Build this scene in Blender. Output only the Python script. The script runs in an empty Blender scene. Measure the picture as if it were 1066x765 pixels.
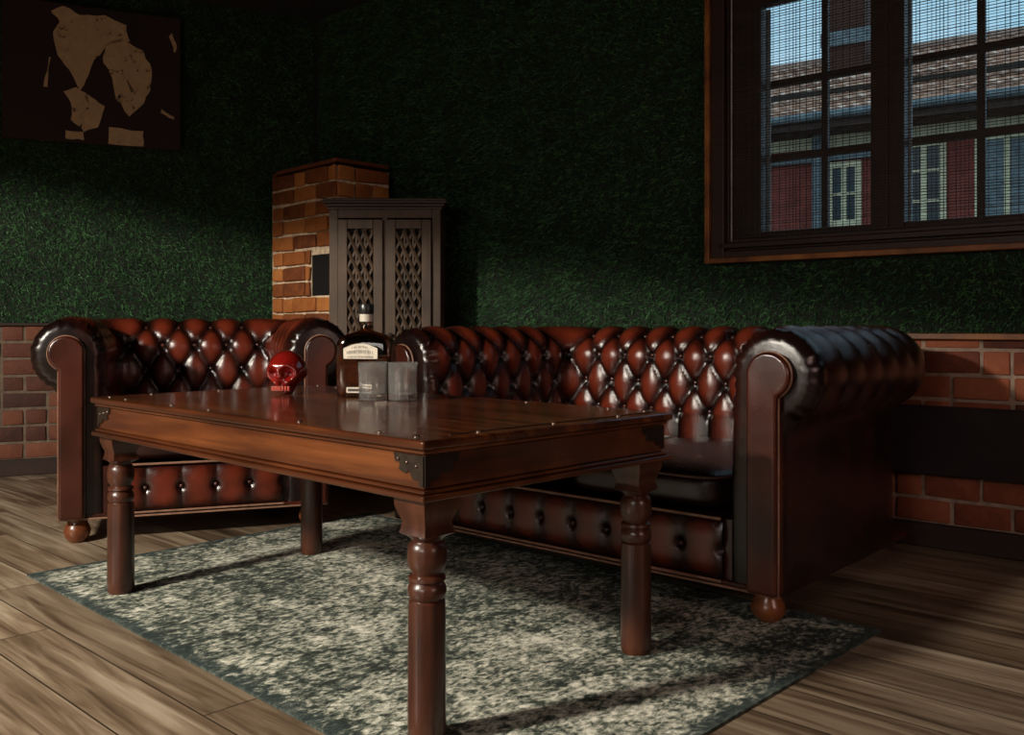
import bpy, bmesh, math, random
import numpy as np
from mathutils import Vector, Matrix
S = bpy.context.scene
C = S.collection
R = math.radians
PI = math.pi
random.seed(5)

# ------------------------------------------------------------------ camera
cd = bpy.data.cameras.new('camera')
cam = bpy.data.objects.new('camera', cd); C.objects.link(cam); S.camera = cam
cam.location = (0, 0, .78); cam.rotation_euler = (R(90), 0, 0)
cd.sensor_width = 36; cd.lens = 36*960/1066; cd.shift_y = -42.5/1066
cd.clip_start = .02; cd.clip_end = 200
# ------------------------------------------------------------------ colour management
vs = S.view_settings
S.display_settings.display_device = 'sRGB'
vs.view_transform = 'Standard'; vs.look = 'None'; vs.gamma = 1; vs.use_curve_mapping = False
vs.exposure = 0.0
# ------------------------------------------------------------------ world: pale broken-cloud sky
w = bpy.data.worlds.new('sky'); S.world = w; w.use_nodes = True
nt = w.node_tree; nt.nodes.clear()
wo = nt.nodes.new('ShaderNodeOutputWorld'); bg = nt.nodes.new('ShaderNodeBackground')
tc = nt.nodes.new('ShaderNodeTexCoord'); nz = nt.nodes.new('ShaderNodeTexNoise')
cr = nt.nodes.new('ShaderNodeValToRGB')
nz.inputs['Scale'].default_value = 5; nz.inputs['Detail'].default_value = 6
cr.color_ramp.elements[0].position = .35; cr.color_ramp.elements[0].color = (.17, .36, .50, 1)
cr.color_ramp.elements[1].position = .65; cr.color_ramp.elements[1].color = (.40, .54, .62, 1)
nt.links.new(tc.outputs['Generated'], nz.inputs['Vector']); nt.links.new(nz.outputs['Fac'], cr.inputs['Fac'])
nt.links.new(cr.outputs['Color'], bg.inputs['Color']); bg.inputs['Strength'].default_value = 1.6
nt.links.new(bg.outputs['Background'], wo.inputs['Surface'])
# ------------------------------------------------------------------ lights
def light(name, typ, loc, energy, color, target=None, **kw):
    l = bpy.data.lights.new(name, typ); o = bpy.data.objects.new(name, l); C.objects.link(o)
    o.location = loc; l.energy = energy; l.color = color
    for k, v in kw.items(): setattr(l, k, v)
    if target is not None:
        o.rotation_euler = (Vector(target)-Vector(loc)).to_track_quat('-Z', 'Y').to_euler()
    return o
LAMP = (-3.1, .3, 2.15)
light('pendant_light', 'SPOT', LAMP, 980, (1, .91, .78), target=(-3.1-.25, .3+.13, 0), spot_size=R(161.5), spot_blend=.05, shadow_soft_size=.16)
light('window_light_back', 'AREA', (-2.2, -1.9, 1.7), 7, (1, .90, .82), target=(-.2, 2.8, -.1), shape='RECTANGLE', size=1.5, size_y=1.0, spread=R(76))

light('fill_light_right', 'AREA', (2.3, -.6, 1.5), 4.5, (1, .66, .56), target=(.9, 2.5, .25), shape='RECTANGLE', size=1.0, size_y=1.0, spread=R(85))  # added unseen fill, lifts the sofa's shaded side; no window stands here
# ------------------------------------------------------------------ helpers
def link(name, me, mat=None, parent=None, loc=None, rotz=None):
    o = bpy.data.objects.new(name, me); C.objects.link(o)
    if mat is not None and me is not None: me.materials.append(mat)
    if parent: o.parent = parent
    if loc is not None: o.location = loc
    if rotz is not None: o.rotation_euler = (0, 0, rotz)
    return o
def mesh_from(name, verts, faces, smooth=None):
    me = bpy.data.meshes.new(name); me.from_pydata([tuple(map(float, v)) for v in verts], [], faces); me.update()
    if smooth is not None:
        me.polygons.foreach_set('use_smooth', [True]*len(me.polygons)); me.set_sharp_from_angle(angle=R(smooth))
    return me
def obj(name, bm, mat, parent=None, smooth=None, loc=None, rotz=None, bevel=0, seg=2, fix=True):
    me = bpy.data.meshes.new(name)
    if fix: bmesh.ops.recalc_face_normals(bm, faces=bm.faces)
    bm.to_mesh(me); bm.free()
    if smooth is not None:
        me.polygons.foreach_set('use_smooth', [True]*len(me.polygons)); me.set_sharp_from_angle(angle=R(smooth))
    o = link(name, me, mat, parent, loc, rotz)
    if bevel:
        m = o.modifiers.new('bevel', 'BEVEL'); m.width = bevel; m.segments = seg; m.limit_method = 'ANGLE'; m.angle_limit = R(40)
        me.polygons.foreach_set('use_smooth', [True]*len(me.polygons)); m.harden_normals = True
    return o
def B(): return bmesh.new()
def box(bm, x0, x1, y0, y1, z0, z1, jit=0):
    j = lambda: random.uniform(-jit, jit) if jit else 0
    v = [bm.verts.new((x+j(), y+j(), z+j())) for x in (x0, x1) for y in (y0, y1) for z in (z0, z1)]
    for f in ((0,1,3,2),(4,6,7,5),(0,4,5,1),(2,3,7,6),(0,2,6,4),(1,5,7,3)): bm.faces.new([v[i] for i in f])
    return v
def lathe(bm, prof, n=24, cx=0, cy=0, sq=None, rot=0):
    """prof: list of (r, z); sq: optional list of squareness 0..1 per ring"""
    rings = []
    for k, (r, z) in enumerate(prof):
        ring = []
        s = sq[k] if sq else 0
        for i in range(n):
            a = 2*PI*i/n+rot
            c, d = math.cos(a), math.sin(a)
            m = max(abs(c), abs(d))
            rr = r*((1-s)+s/m*.97)
            ring.append(bm.verts.new((cx+rr*c, cy+rr*d, z)))
        rings.append(ring)
    for a, b in zip(rings, rings[1:]):
        for i in range(n): bm.faces.new((a[i], a[(i+1)%n], b[(i+1)%n], b[i]))
    bm.faces.new(rings[0][::-1]); bm.faces.new(rings[-1])
def tube(bm, pts, r, n=8, closed=False):
    pts = [Vector(p) for p in pts]; N = len(pts); rings = []
    up = Vector((0, 0, 1)); prev = None
    for i, p in enumerate(pts):
        a = pts[(i-1) % N] if (closed or i > 0) else p
        b = pts[(i+1) % N] if (closed or i < N-1) else p
        t = (b-a).normalized()
        if prev is None:
            ref = up if abs(t.dot(up)) < .9 else Vector((1, 0, 0))
            nn = t.cross(ref).normalized()
        else:
            nn = (prev-t*prev.dot(t)).normalized()
        prev = nn; bb = t.cross(nn)
        rings.append([bm.verts.new(p+nn*r*math.cos(2*PI*k/n)+bb*r*math.sin(2*PI*k/n)) for k in range(n)])
    rng = range(N) if closed else range(N-1)
    for i in rng:
        a, b = rings[i], rings[(i+1) % N]
        for k in range(n): bm.faces.new((a[k], a[(k+1)%n], b[(k+1)%n], b[k]))
    if not closed:
        bm.faces.new(rings[0][::-1]); bm.faces.new(rings[-1])
def prism(bm, poly, y0, y1):
    """poly in (x,z), extruded along y"""
    a = [bm.verts.new((x, y0, z)) for x, z in poly]; b = [bm.verts.new((x, y1, z)) for x, z in poly]
    n = len(poly)
    bm.faces.new(a); bm.faces.new(b[::-1])
    for i in range(n): bm.faces.new((a[i], b[i], b[(i+1)%n], a[(i+1)%n]))
def thing(name, label, cat, loc=(0,0,0), rotz=0, group=None):
    o = bpy.data.objects.new(name, None); C.objects.link(o); o.empty_display_size = .1
    o.location = loc; o.rotation_euler = (0, 0, rotz); o['label'] = label; o['category'] = cat
    if group: o['group'] = group
    return o
def tag(o, label, cat, group=None, kind=None):
    o['label'] = label; o['category'] = cat
    if group: o['group'] = group
    if kind: o['kind'] = kind
    return o
def struct(o): o['kind'] = 'structure'; return o
def attr(me, name, vals):
    a = me.attributes.new(name, 'FLOAT', 'POINT'); a.data.foreach_set('value', np.asarray(vals, dtype=np.float32))

# ------------------------------------------------------------------ materials
class M:
    def __init__(s, name, rough=.6, col=(.5,.5,.5), **kw):
        s.m = bpy.data.materials.new(name); s.m.use_nodes = True; s.t = s.m.node_tree
        s.p = s.t.nodes['Principled BSDF']; s.p.inputs['Base Color'].default_value = (*col, 1)
        s.p.inputs['Roughness'].default_value = rough
        for k, v in kw.items(): s.p.inputs[k].default_value = v
        s.tc = s.t.nodes.new('ShaderNodeTexCoord')
    def n(s, typ, **kw):
        nd = s.t.nodes.new(typ)
        for k, v in kw.items():
            if k.startswith('_'): setattr(nd, k[1:], v)
            else: nd.inputs[k.replace('__', ' ')].default_value = v
        return nd
    def l(s, a, b): s.t.links.new(a, b)
    def coords(s, scale=(1,1,1), rot=(0,0,0), out='Object'):
        mp = s.n('ShaderNodeMapping'); mp.inputs['Scale'].default_value = scale; mp.inputs['Rotation'].default_value = rot
        s.l(s.tc.outputs[out], mp.inputs['Vector']); return mp.outputs['Vector']
    def noise(s, vec, scale, detail=4, rough=.55, dist=0):
        nd = s.n('ShaderNodeTexNoise', Scale=scale, Detail=detail, Roughness=rough, Distortion=dist); s.l(vec, nd.inputs['Vector']); return nd.outputs['Fac']
    def ramp(s, fac, stops, interp='LINEAR'):
        nd = s.n('ShaderNodeValToRGB'); cr = nd.color_ramp; cr.interpolation = interp
        while len(cr.elements) < len(stops): cr.elements.new(.5)
        for e, (p, c) in zip(cr.elements, stops):
            e.position = p; e.color = (*c, 1) if len(c) == 3 else c
        s.l(fac, nd.inputs['Fac']); return nd.outputs['Color']
    def mix(s, fac, a, b, mode='MIX'):
        nd = s.n('ShaderNodeMix', _data_type='RGBA', _blend_type=mode)
        for sock, v in ((nd.inputs[0], fac), (nd.inputs[6], a), (nd.inputs[7], b)):
            if hasattr(v, 'default_value') and not isinstance(v, (tuple, float, int)): s.l(v, sock)
            elif isinstance(v, tuple): sock.default_value = (*v, 1)
            else: sock.default_value = v
        return nd.outputs[2]
    def math(s, op, a, b=0.0, clamp=False):
        nd = s.n('ShaderNodeMath', _operation=op, _use_clamp=clamp)
        for sock, v in ((nd.inputs[0], a), (nd.inputs[1], b)):
            if isinstance(v, (float, int)): sock.default_value = v
            else: s.l(v, sock)
        return nd.outputs[0]
    def attr(s, name): nd = s.n('ShaderNodeAttribute'); nd.attribute_name = name; return nd.outputs['Fac']
    def col(s, c): s.l(c, s.p.inputs['Base Color'])
    def rough(s, c): s.l(c, s.p.inputs['Roughness'])
    def bump(s, h, dist=.002, strength=1):
        nd = s.n('ShaderNodeBump', Strength=strength, Distance=dist); s.l(h, nd.inputs['Height']); s.l(nd.outputs['Normal'], s.p.inputs['Normal'])

def leather(name, tuft):
    m = M(name, .3); v = m.coords()
    n1 = m.noise(v, 9, 5, .6); n2 = m.noise(v, 420, 2)
    if tuft:
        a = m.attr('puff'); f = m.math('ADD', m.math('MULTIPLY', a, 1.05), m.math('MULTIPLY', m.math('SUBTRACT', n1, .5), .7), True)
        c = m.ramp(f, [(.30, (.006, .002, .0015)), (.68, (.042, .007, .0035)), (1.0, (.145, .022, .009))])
    else:
        n3 = m.noise(v, 4.5, 2, .5); c = m.ramp(n3, [(.3, (.014, .004, .0025)), (.52, (.040, .008, .004)), (.75, (.080, .015, .007))])
    m.col(c); m.rough(m.math('ADD', m.math('MULTIPLY', n1, .22), .12))
    m.p.inputs['Specular IOR Level'].default_value = .6
    m.bump(m.math('ADD', n2, m.math('MULTIPLY', m.noise(v, 16, 2), 1.5)), .0010, .5)
    return m.m
MT = {}
MT['leather_tuft'] = leather('antique_leather_tufted', True)
MT['leather'] = leather('antique_leather_plain', False)
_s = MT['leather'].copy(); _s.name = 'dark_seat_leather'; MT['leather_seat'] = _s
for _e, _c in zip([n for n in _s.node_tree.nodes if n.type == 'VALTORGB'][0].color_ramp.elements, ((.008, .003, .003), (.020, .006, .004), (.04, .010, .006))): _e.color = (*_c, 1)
def simple(name, col, rough=.5, nscale=12, var=.35, bump=0, bscale=60, **kw):
    m = M(name, rough, **kw); v = m.coords(); f = m.noise(v, nscale, 5)
    lo = tuple(c*(1-var) for c in col); hi = tuple(min(1, c*(1+var)) for c in col)
    m.col(m.ramp(f, [(.3, lo), (.7, hi)]))
    if bump: m.bump(m.noise(v, bscale, 3), bump, 1)
    return m.m
def wood(name, cols, scale=(3, 40, 40), rough=.3, coat=0, bump=.0006, dist=.6):
    m = M(name, rough); v = m.coords(scale)
    f = m.noise(v, 1.0, 6, .6, dist); big = m.noise(m.coords((1.2, 5, 5)), 1.5, 3)
    g = m.math('ADD', m.math('MULTIPLY', f, .65), m.math('MULTIPLY', big, .4))
    m.col(m.ramp(g, [(.36, cols[0]), (.52, cols[1]), (.68, cols[2])])); m.rough(m.math('ADD', m.math('MULTIPLY', f, .2), rough-.1))
    m.p.inputs['Coat Weight'].default_value = coat; m.p.inputs['Coat Roughness'].default_value = .12
    m.bump(f, bump, .6); return m.m
TW = [(.015, .004, .0015), (.060, .015, .0045), (.16, .048, .012)]
MT['table_top'] = wood('table_wood_polished', TW, (.9, 20, 20), .22, .45, .0005, .35)
MT['table_end'] = wood('table_wood_end_rail', TW, (20, .9, 20), .24, .5, .0005, .35)
MT['table_leg'] = wood('table_leg_wood', [(.018, .005, .003), (.048, .013, .006), (.080, .024, .010)], (22, 22, 2.5), .34, .25)
MT['foot_wood'] = wood('foot_wood', [(.06, .016, .006), (.16, .045, .014), (.25, .08, .025)], (8, 8, 4), .3, .3)
MT['piping'] = simple('leather_piping', (.24, .13, .085), .35, 30)
MT['cord_dark'] = simple('seat_piping', (.07, .025, .015), .35, 30)
MT['iron'] = simple('black_iron', (.028, .018, .012), .45, 40, .4, Metallic=.5)
MT['stud'] = simple('worn_iron_stud', (.14, .10, .08), .3, 40, .3, Metallic=.9)
MT['cab'] = wood('grey_brown_cabinet_wood', [(.034, .020, .011), (.074, .044, .025), (.115, .070, .042)], (25, 25, 2.5), .6, 0, .001)
MT['cab_dark'] = wood('cabinet_crown_wood', [(.03, .017, .012), (.055, .032, .022), (.08, .05, .035)], (4, 25, 25), .55, 0, .001)
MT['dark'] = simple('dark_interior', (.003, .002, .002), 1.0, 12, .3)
MT['frame'] = wood('dark_window_wood', [(.018, .007, .005), (.03, .012, .008), (.045, .018, .012)], (4, 4, 25), .5)
MT['casing'] = wood('orange_casing_wood', [(.06, .018, .005), (.24, .080, .018), (.42, .16, .035)], (8, 8, 6), .45)
MT['base'] = wood('dark_baseboard_wood', [(.010, .004, .003), (.02, .008, .005), (.03, .012, .008)], (3, 20, 20), .8)
MT['panel'] = simple('dark_board', (.012, .006, .006), .9, 8, .3)
MT['ceiling'] = simple('dark_ceiling_paint', (.02, .017, .015), .9)
MT['wall'] = simple('dark_room_paint', (.028, .024, .020), .9, 3)
MT['black'] = simple('black_plastic', (.01, .01, .01), .3)

m = M('laminate_planks', .42)          # floor planks run along local x
v = m.coords()
bt = m.n('ShaderNodeTexBrick', Scale=1, Mortar__Size=.0022, Bias=0.0, Brick__Width=1.25, Row__Height=.155); bt.offset = .37
bt.inputs['Color1'].default_value = (.0, 0, 0, 1); bt.inputs['Color2'].default_value = (1, 1, 1, 1); bt.inputs['Mortar'].default_value = (.5, .5, .5, 1)
m.l(v, bt.inputs['Vector'])
sep = m.n('ShaderNodeVectorMath', _operation='MULTIPLY_ADD'); m.l(bt.outputs['Color'], sep.inputs[0]); sep.inputs[1].default_value = (7, 3, 5); m.l(v, sep.inputs[2])
mp = m.n('ShaderNodeMapping'); mp.inputs['Scale'].default_value = (1.6, 24, 1); m.l(sep.outputs[0], mp.inputs['Vector'])
g1 = m.noise(mp.outputs['Vector'], 1, 7, .62, .9)
mp2 = m.n('ShaderNodeMapping'); mp2.inputs['Scale'].default_value = (.8, 4, 1); m.l(sep.outputs[0], mp2.inputs['Vector'])
g2 = m.noise(mp2.outputs['Vector'], 1.2, 3, .5, .4)
gg = m.math('ADD', m.math('MULTIPLY', g1, .6), m.math('MULTIPLY', g2, .4))
c = m.ramp(gg, [(.36, (.035, .022, .013)), (.46, (.13, .088, .054)), (.56, (.24, .18, .12)), (.68, (.40, .33, .24))])
tone = m.mix(.35, c, bt.outputs['Color'], 'SOFT_LIGHT')
m.col(m.mix(bt.outputs['Fac'], tone, (.03, .02, .012))); m.rough(m.math('ADD', m.math('MULTIPLY', g1, .25), .30)); m.bump(g1, .0008, .6)
MT['floor'] = m.m

def brickmat(name, cols):
    m = M(name, .8); v = m.coords(); t = m.attr('tone'); n1 = m.noise(v, 22, 6, .65)
    f = m.math('ADD', m.math('MULTIPLY', t, .55), m.math('MULTIPLY', n1, .5))
    m.col(m.ramp(f, [(.25, cols[0]), (.5, cols[1]), (.8, cols[2])])); m.bump(m.noise(v, 90, 5), .004, .8); return m.m
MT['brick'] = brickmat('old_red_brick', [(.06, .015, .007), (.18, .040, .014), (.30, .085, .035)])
MT['brick_shaded'] = brickmat('shaded_red_brick', [(.03, .009, .005), (.085, .022, .010), (.15, .045, .020)])  # left-wall copy of the red brick, weaker light put into its colour
MT['mortar_shaded'] = simple('shaded_mortar', (.12, .085, .06), .9, 30, .35, .004)  # left-wall joints darkened along with the bricks, shade in the colour
MT['brick_stove'] = brickmat('stove_brick', [(.14, .034, .008), (.34, .10, .020), (.52, .19, .045)])
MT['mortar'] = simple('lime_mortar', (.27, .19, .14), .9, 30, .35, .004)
MT['mortar_stove'] = simple('stove_mortar', (.75, .56, .38), .9, 30, .4, .004)

m = M('turf_blades', .7); m.p.inputs['Specular IOR Level'].default_value = .25; t = m.attr('tone'); v = m.coords()
f = m.math('ADD', m.math('MULTIPLY', t, .6), m.math('MULTIPLY', m.noise(v, 7, 4), .5))
m.col(m.ramp(f, [(.2, (.006, .014, .006)), (.5, (.020, .068, .024)), (.8, (.085, .21, .080))])); MT['turf'] = m.m
MT['turf_back'] = simple('turf_backing', (.006, .011, .006), .9, 60, .5)

# rug
m = M('distressed_rug', .95); v = m.coords()
big = m.noise(v, 3.2, 6, .6, .8); fine = m.noise(m.coords((1.6, 1, 1)), 48, 4, .6, .6); med = m.noise(m.coords((1.7, 1, 1)), 15, 6, .65, 1.5)
vo = m.n('ShaderNodeTexVoronoi', Scale=7.0, _feature='DISTANCE_TO_EDGE'); 
wv = m.n('ShaderNodeVectorMath', _operation='MULTIPLY_ADD'); nzc = m.n('ShaderNodeTexNoise', Scale=5.0, Detail=4); m.l(v, nzc.inputs['Vector'])
m.l(nzc.outputs['Color'], wv.inputs[0]); wv.inputs[1].default_value = (.35, .35, .35); m.l(v, wv.inputs[2]); m.l(wv.outputs[0], vo.inputs['Vector'])
orn = m.math('SUBTRACT', 1.0, m.math('MULTIPLY', vo.outputs['Distance'], 9.0), True)
f = m.math('ADD', m.math('ADD', m.math('MULTIPLY', big, .36), m.math('MULTIPLY', fine, .52)), m.math('MULTIPLY', med, .40))
f = m.math('SUBTRACT', f, m.math('MULTIPLY', orn, .05))
c = m.ramp(f, [(.53, (.010, .016, .012)), (.60, (.075, .095, .073)), (.665, (.34, .345, .275)), (.77, (.80, .78, .66))])
sx = m.n('ShaderNodeSeparateXYZ'); m.l(v, sx.inputs[0])
dx = m.math('SUBTRACT', 1.07, m.math('ABSOLUTE', sx.outputs[0])); dy = m.math('SUBTRACT', .665, m.math('ABSOLUTE', sx.outputs[1]))
ed = m.math('MINIMUM', dx, dy)
bmk = m.math('SUBTRACT', 1.0, m.math('MULTIPLY', m.math('SUBTRACT', m.math('ADD', ed, m.math('MULTIPLY', m.math('SUBTRACT', med, .5), .16)), .020), 30.0), True)
border = m.ramp(f, [(.45, (.006, .012, .011)), (.60, (.018, .034, .031)), (.75, (.10, .12, .10))])
m.col(m.mix(bmk, c, border)); m.bump(m.noise(v, 260, 2), .003, .8); MT['rug'] = m.m

# =============================================================== SETTING
WLd = Vector((.906, .423)).normalized(); WL0 = Vector((-2.68, 4.83))
WRd = Vector((.766, -.643)).normalized(); WR0 = Vector((1.405, 3.373))
aL = math.atan2(WLd.y, WLd.x); aR = math.atan2(WRd.y, WRd.x)
# wall corner: WL0 + s*WLd = WR0 + u*WRd
A_ = np.array([[WLd.x, -WRd.x], [WLd.y, -WRd.y]]); b_ = np.array([WR0.x-WL0.x, WR0.y-WL0.y])
sC, uC = np.linalg.solve(A_, b_)
corner = WL0+WLd*sC
HC = 2.62
# outer walls
fl = B(); bmf = fl
fo = obj('floor', (lambda bm: (box(bm, -8, 8, -7, 8, -.05, 0), bm)[1])(B()), MT['floor'], rotz=R(-43)); struct(fo)
bm = B(); box(bm, -3.4, sC, 0, .2, 0, HC); wl = struct(obj('wall_left', bm, MT['turf_back'], loc=(*WL0, 0), rotz=aL))
# right wall with the window hole
wu0, wu1, wz0, wz1 = -.70, 1.24, 1.09, 2.22
bm = B()
box(bm, uC, wu0, 0, .2, 0, HC); box(bm, wu1, 2.6, 0, .2, 0, HC); box(bm, wu0, wu1, 0, .2, 0, wz0); box(bm, wu0, wu1, 0, .2, wz1, HC)
wr = struct(obj('wall_right', bm, MT['turf_back'], loc=(*WR0, 0), rotz=aR))
p1 = WL0-WLd*3.4; p2 = WR0+WRd*2.6; p3 = Vector((2.6, -2.6)); p4 = Vector((-5.2, -2.6))
cg = [p1, corner, p2, p3, p4]
bm = B(); a_ = [bm.verts.new((q.x, q.y, HC)) for q in cg]; b2_ = [bm.verts.new((q.x, q.y, HC+.1)) for q in cg]
bm.faces.new(a_); bm.faces.new(b2_[::-1])
for i in range(5): bm.faces.new((a_[i], b2_[i], b2_[(i+1) % 5], a_[(i+1) % 5]))
struct(obj('ceiling', bm, MT['ceiling']))
def wallbox(name, a, b):
    d = b-a; L = d.length; bm = B(); box(bm, 0, L, -.1, 0, 0, HC)
    return struct(obj(name, bm, MT['wall'], loc=(a.x, a.y, 0), rotz=math.atan2(d.y, d.x)))
wallbox('wall_side', p3, p2); wallbox('wall_back', p4, p3); wallbox('wall_far', p1, p4)

# brickwork in real relief (local x along wall, y=0 wall face, towards room is -y)
def bricks(name, parent, spans, z0, course, blen, mat, mort, depth=.028, gap=.013, hole=None, seed=1, jit=.0025):
    rnd = random.Random(seed); bm = B(); tones = []
    for (x0, x1, za, zb) in spans:
        row = 0; z = za
        while z < zb-.01:
            zt = min(z+course-gap, zb)
            x = x0 - (blen*.5 if row % 2 else 0)
            while x < x1:
                L = blen if rnd.random() > .3 else blen*.5
                a, b = max(x, x0), min(x+L-gap, x1)
                cut = [(a, b)]
                if hole and zt > hole[2] and z < hole[3]:
                    cut = [(a, min(b, hole[0])), (max(a, hole[1]), b)]
                for (p, q) in cut:
                    if q-p > .02:
                        dj = rnd.uniform(-.004, .004)
                        v = box(bm, p, q, -depth+dj, -depth*.2, z, zt)
                        for vv in v: vv.co.x += rnd.uniform(-jit, jit); vv.co.z = max(.001, vv.co.z+rnd.uniform(-jit, jit))
                        tones += [rnd.random()]*8
                x += L
            z += course; row += 1
    bmesh.ops.recalc_face_normals(bm, faces=bm.faces)
    me = bpy.data.meshes.new(name); bm.to_mesh(me); bm.free(); attr(me, 'tone', tones)
    o = link(name, me, mat, parent); md = o.modifiers.new('bevel', 'BEVEL'); md.width = .005; md.segments = 2
    me.polygons.foreach_set('use_smooth', [True]*len(me.polygons))
    return o
hL, hR = .785, .735
def mortar_bed(parent, x0, x1, z1, mat='mortar'):
    bm = B(); box(bm, x0, x1, -.022, -.001, 0.0, z1); return obj('mortar_bed', bm, MT[mat], parent)
mortar_bed(wl, -3.4, sC, hL, 'mortar_shaded'); bricks('brick_facing', wl, [(-1.6, sC-.05, .09, hL)], 0, .088, .215, MT['brick_shaded'], None, seed=3)
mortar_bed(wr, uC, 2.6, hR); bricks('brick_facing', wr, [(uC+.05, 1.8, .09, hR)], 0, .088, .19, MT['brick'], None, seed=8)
bm = B(); box(bm, -3.4, sC, -.05, 0, hL, hL+.014); obj('ledge', bm, MT['base'], wl, bevel=.003)
bm = B(); box(bm, uC, 2.6, -.05, 0, hR, hR+.022); obj('ledge', bm, MT['casing'], wr, bevel=.004)
bm = B(); prism(bm, [(-3.4, 0), (sC, 0), (sC, .085), (-3.4, .085)], -.052, -.0225); struct(obj('baseboard_left', bm, MT['base'], loc=(*WL0, 0), rotz=aL, bevel=.006))
bm = B(); prism(bm, [(uC, 0), (2.6, 0), (2.6, .085), (uC, .085)], -.052, -.0225); struct(obj('baseboard_right', bm, MT['base'], loc=(*WR0, 0), rotz=aR, bevel=.006))
# dark board fixed across the brick wainscot
bm = B(); box(bm, -.75, 2.3, -.075, -.04, .262, .502); struct(obj('trim_1', bm, MT['panel'], loc=(*WR0, 0), rotz=aR, bevel=.006))

# turf blades
def turf(name, loc, rotz, spans, label, density=17000, seed=1):
    rg = np.random.default_rng(seed); V = []; T = []
    for (x0, x1, z0, z1) in spans:
        n = int((x1-x0)*(z1-z0)*density)
        x = rg.uniform(x0, x1, n); z = rg.uniform(z0, z1, n)
        cl = .5+.5*np.sin(x*61+3*np.sin(z*47))*np.sin(z*53+2.5*np.sin(x*39))   # clumping
        L = rg.uniform(.014, .030, n)*(.75+.5*cl); a = rg.uniform(0, 2*PI, n); sp = rg.uniform(.2, .95, n)
        dx = np.cos(a)*sp; dz = np.sin(a)*sp-.25; dy = -np.sqrt(np.maximum(.15, 1-sp**2))
        wd = rg.uniform(.0018, .0032, n); px_ = -np.sin(a); pz = np.cos(a)
        b0 = np.stack([x-px_*wd, np.zeros(n), z-pz*wd], 1); b1 = np.stack([x+px_*wd, np.zeros(n), z+pz*wd], 1)
        tp = np.stack([x+dx*L, dy*L, z+dz*L], 1)
        V.append(np.stack([b0, b1, tp], 1).reshape(-1, 3)); T.append(np.repeat(np.clip(rg.normal(.5, .25, n)*.7+.3*cl, 0, 1), 3))
    V = np.concatenate(V); T = np.concatenate(T); n = len(V)//3
    me = bpy.data.meshes.new(name); me.vertices.add(3*n); me.vertices.foreach_set('co', V.ravel().astype(np.float32))
    me.loops.add(3*n); me.loops.foreach_set('vertex_index', np.arange(3*n, dtype=np.int32))
    me.polygons.add(n); me.polygons.foreach_set('loop_start', np.arange(0, 3*n, 3, dtype=np.int32)); me.update(calc_edges=True)
    attr(me, 'tone', T)
    o = link(name, me, MT['turf'], None, loc, rotz); return tag(o, label, 'turf', kind='stuff')
turf('artificial_turf', (*WL0, 0), aL, [(-.6, sC-.03, hL+.014, HC)], 'green artificial turf covering the left wall behind the picture', seed=1)
turf('artificial_turf', (*WR0, 0), aR, [(uC+.03, -.765, hR+.022, HC), (-.765, 1.1, hR+.022, 1.035)], 'green artificial turf covering the window wall above the brick ledge', seed=2)

# =============================================================== WINDOW
wn = thing('window_1', 'x', 'x', (*WR0, 0), aR); del wn['label']; del wn['category']; struct(wn)
cu0, cu1, cz0, cz1 = -.757, 1.30, 1.04, 2.28
def ring(bm, x0, x1, z0, z1, wdt, y0, y1, wb=None):
    wb = wb or wdt
    box(bm, x0, x0+wdt, y0, y1, z0, z1); box(bm, x1-wdt, x1, y0, y1, z0, z1)
    box(bm, x0+wdt, x1-wdt, y0, y1, z1-wdt, z1); box(bm, x0+wdt, x1-wdt, y0, y1, z0, z0+wb)
bm = B(); ring(bm, cu0, cu1, cz0, cz1, .022, -.045, .0); obj('outer_casing', bm, MT['casing'], wn, bevel=.004)
bm = B(); ring(bm, cu0+.022, cu1-.022, cz0+.014, cz1-.022, .06, -.03, -.001, .035); obj('casing', bm, MT['frame'], wn, bevel=.005)
bm = B(); ring(bm, wu0, wu1, wz0, wz1, .035, -.001, .16); obj('window_frame', bm, MT['frame'], wn, bevel=.003)
cas = [(-.665, -.035), (-.035, .54), (.54, 1.205)]
opens = [(-.535, -.100), (.022, .475), (.60, 1.05)]
for i, ((a, b), (oa, ob)) in enumerate(zip(cas, opens)):
    oz0, oz1 = 1.165, 2.08
    bm = B()
    box(bm, a, oa, .02, .07, 1.125, 2.185); box(bm, ob, b, .02, .07, 1.125, 2.185)
    box(bm, oa, ob, .02, .07, 1.125, oz0); box(bm, oa, ob, .02, .07, oz1, 2.185)
    sash = obj('sash', bm, MT['frame'], wn, bevel=.004)
    bm = B(); mx = (oa+ob)/2+.012
    box(bm, mx-.013, mx+.013, .10, .125, oz0-.03, oz1+.03)
    for zz in (1.47, 1.775): box(bm, oa-.03, ob+.03, .102, .123, zz-.013, zz+.013)
    obj('muntin', bm, MT['frame'], sash, bevel=.002)
    bm = B(); box(bm, oa-.03, ob+.03, .109, .113, oz0-.03, oz1+.03)
    g = M('window_glass', 0.0, (.95, .97, .97)); g.p.inputs['Transmission Weight'].default_value = 1; g.p.inputs['IOR'].default_value = 1.02
    obj('pane', bm, g.m, sash)
    # pale strip of the outer frame edge seen through the gap
    bm = B(); box(bm, oa-.012, oa+.006, .085, .10, oz0, oz1-.0); obj('weather_strip', bm, simple('pale_strip_%d' % i, (.30, .36, .38), .6), sash)
bm = B(); box(bm, wu0, wu1, -.03, -.002, 1.10, 1.122); 
obj('sill_board', bm, MT['frame'], wn, bevel=.004)
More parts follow.
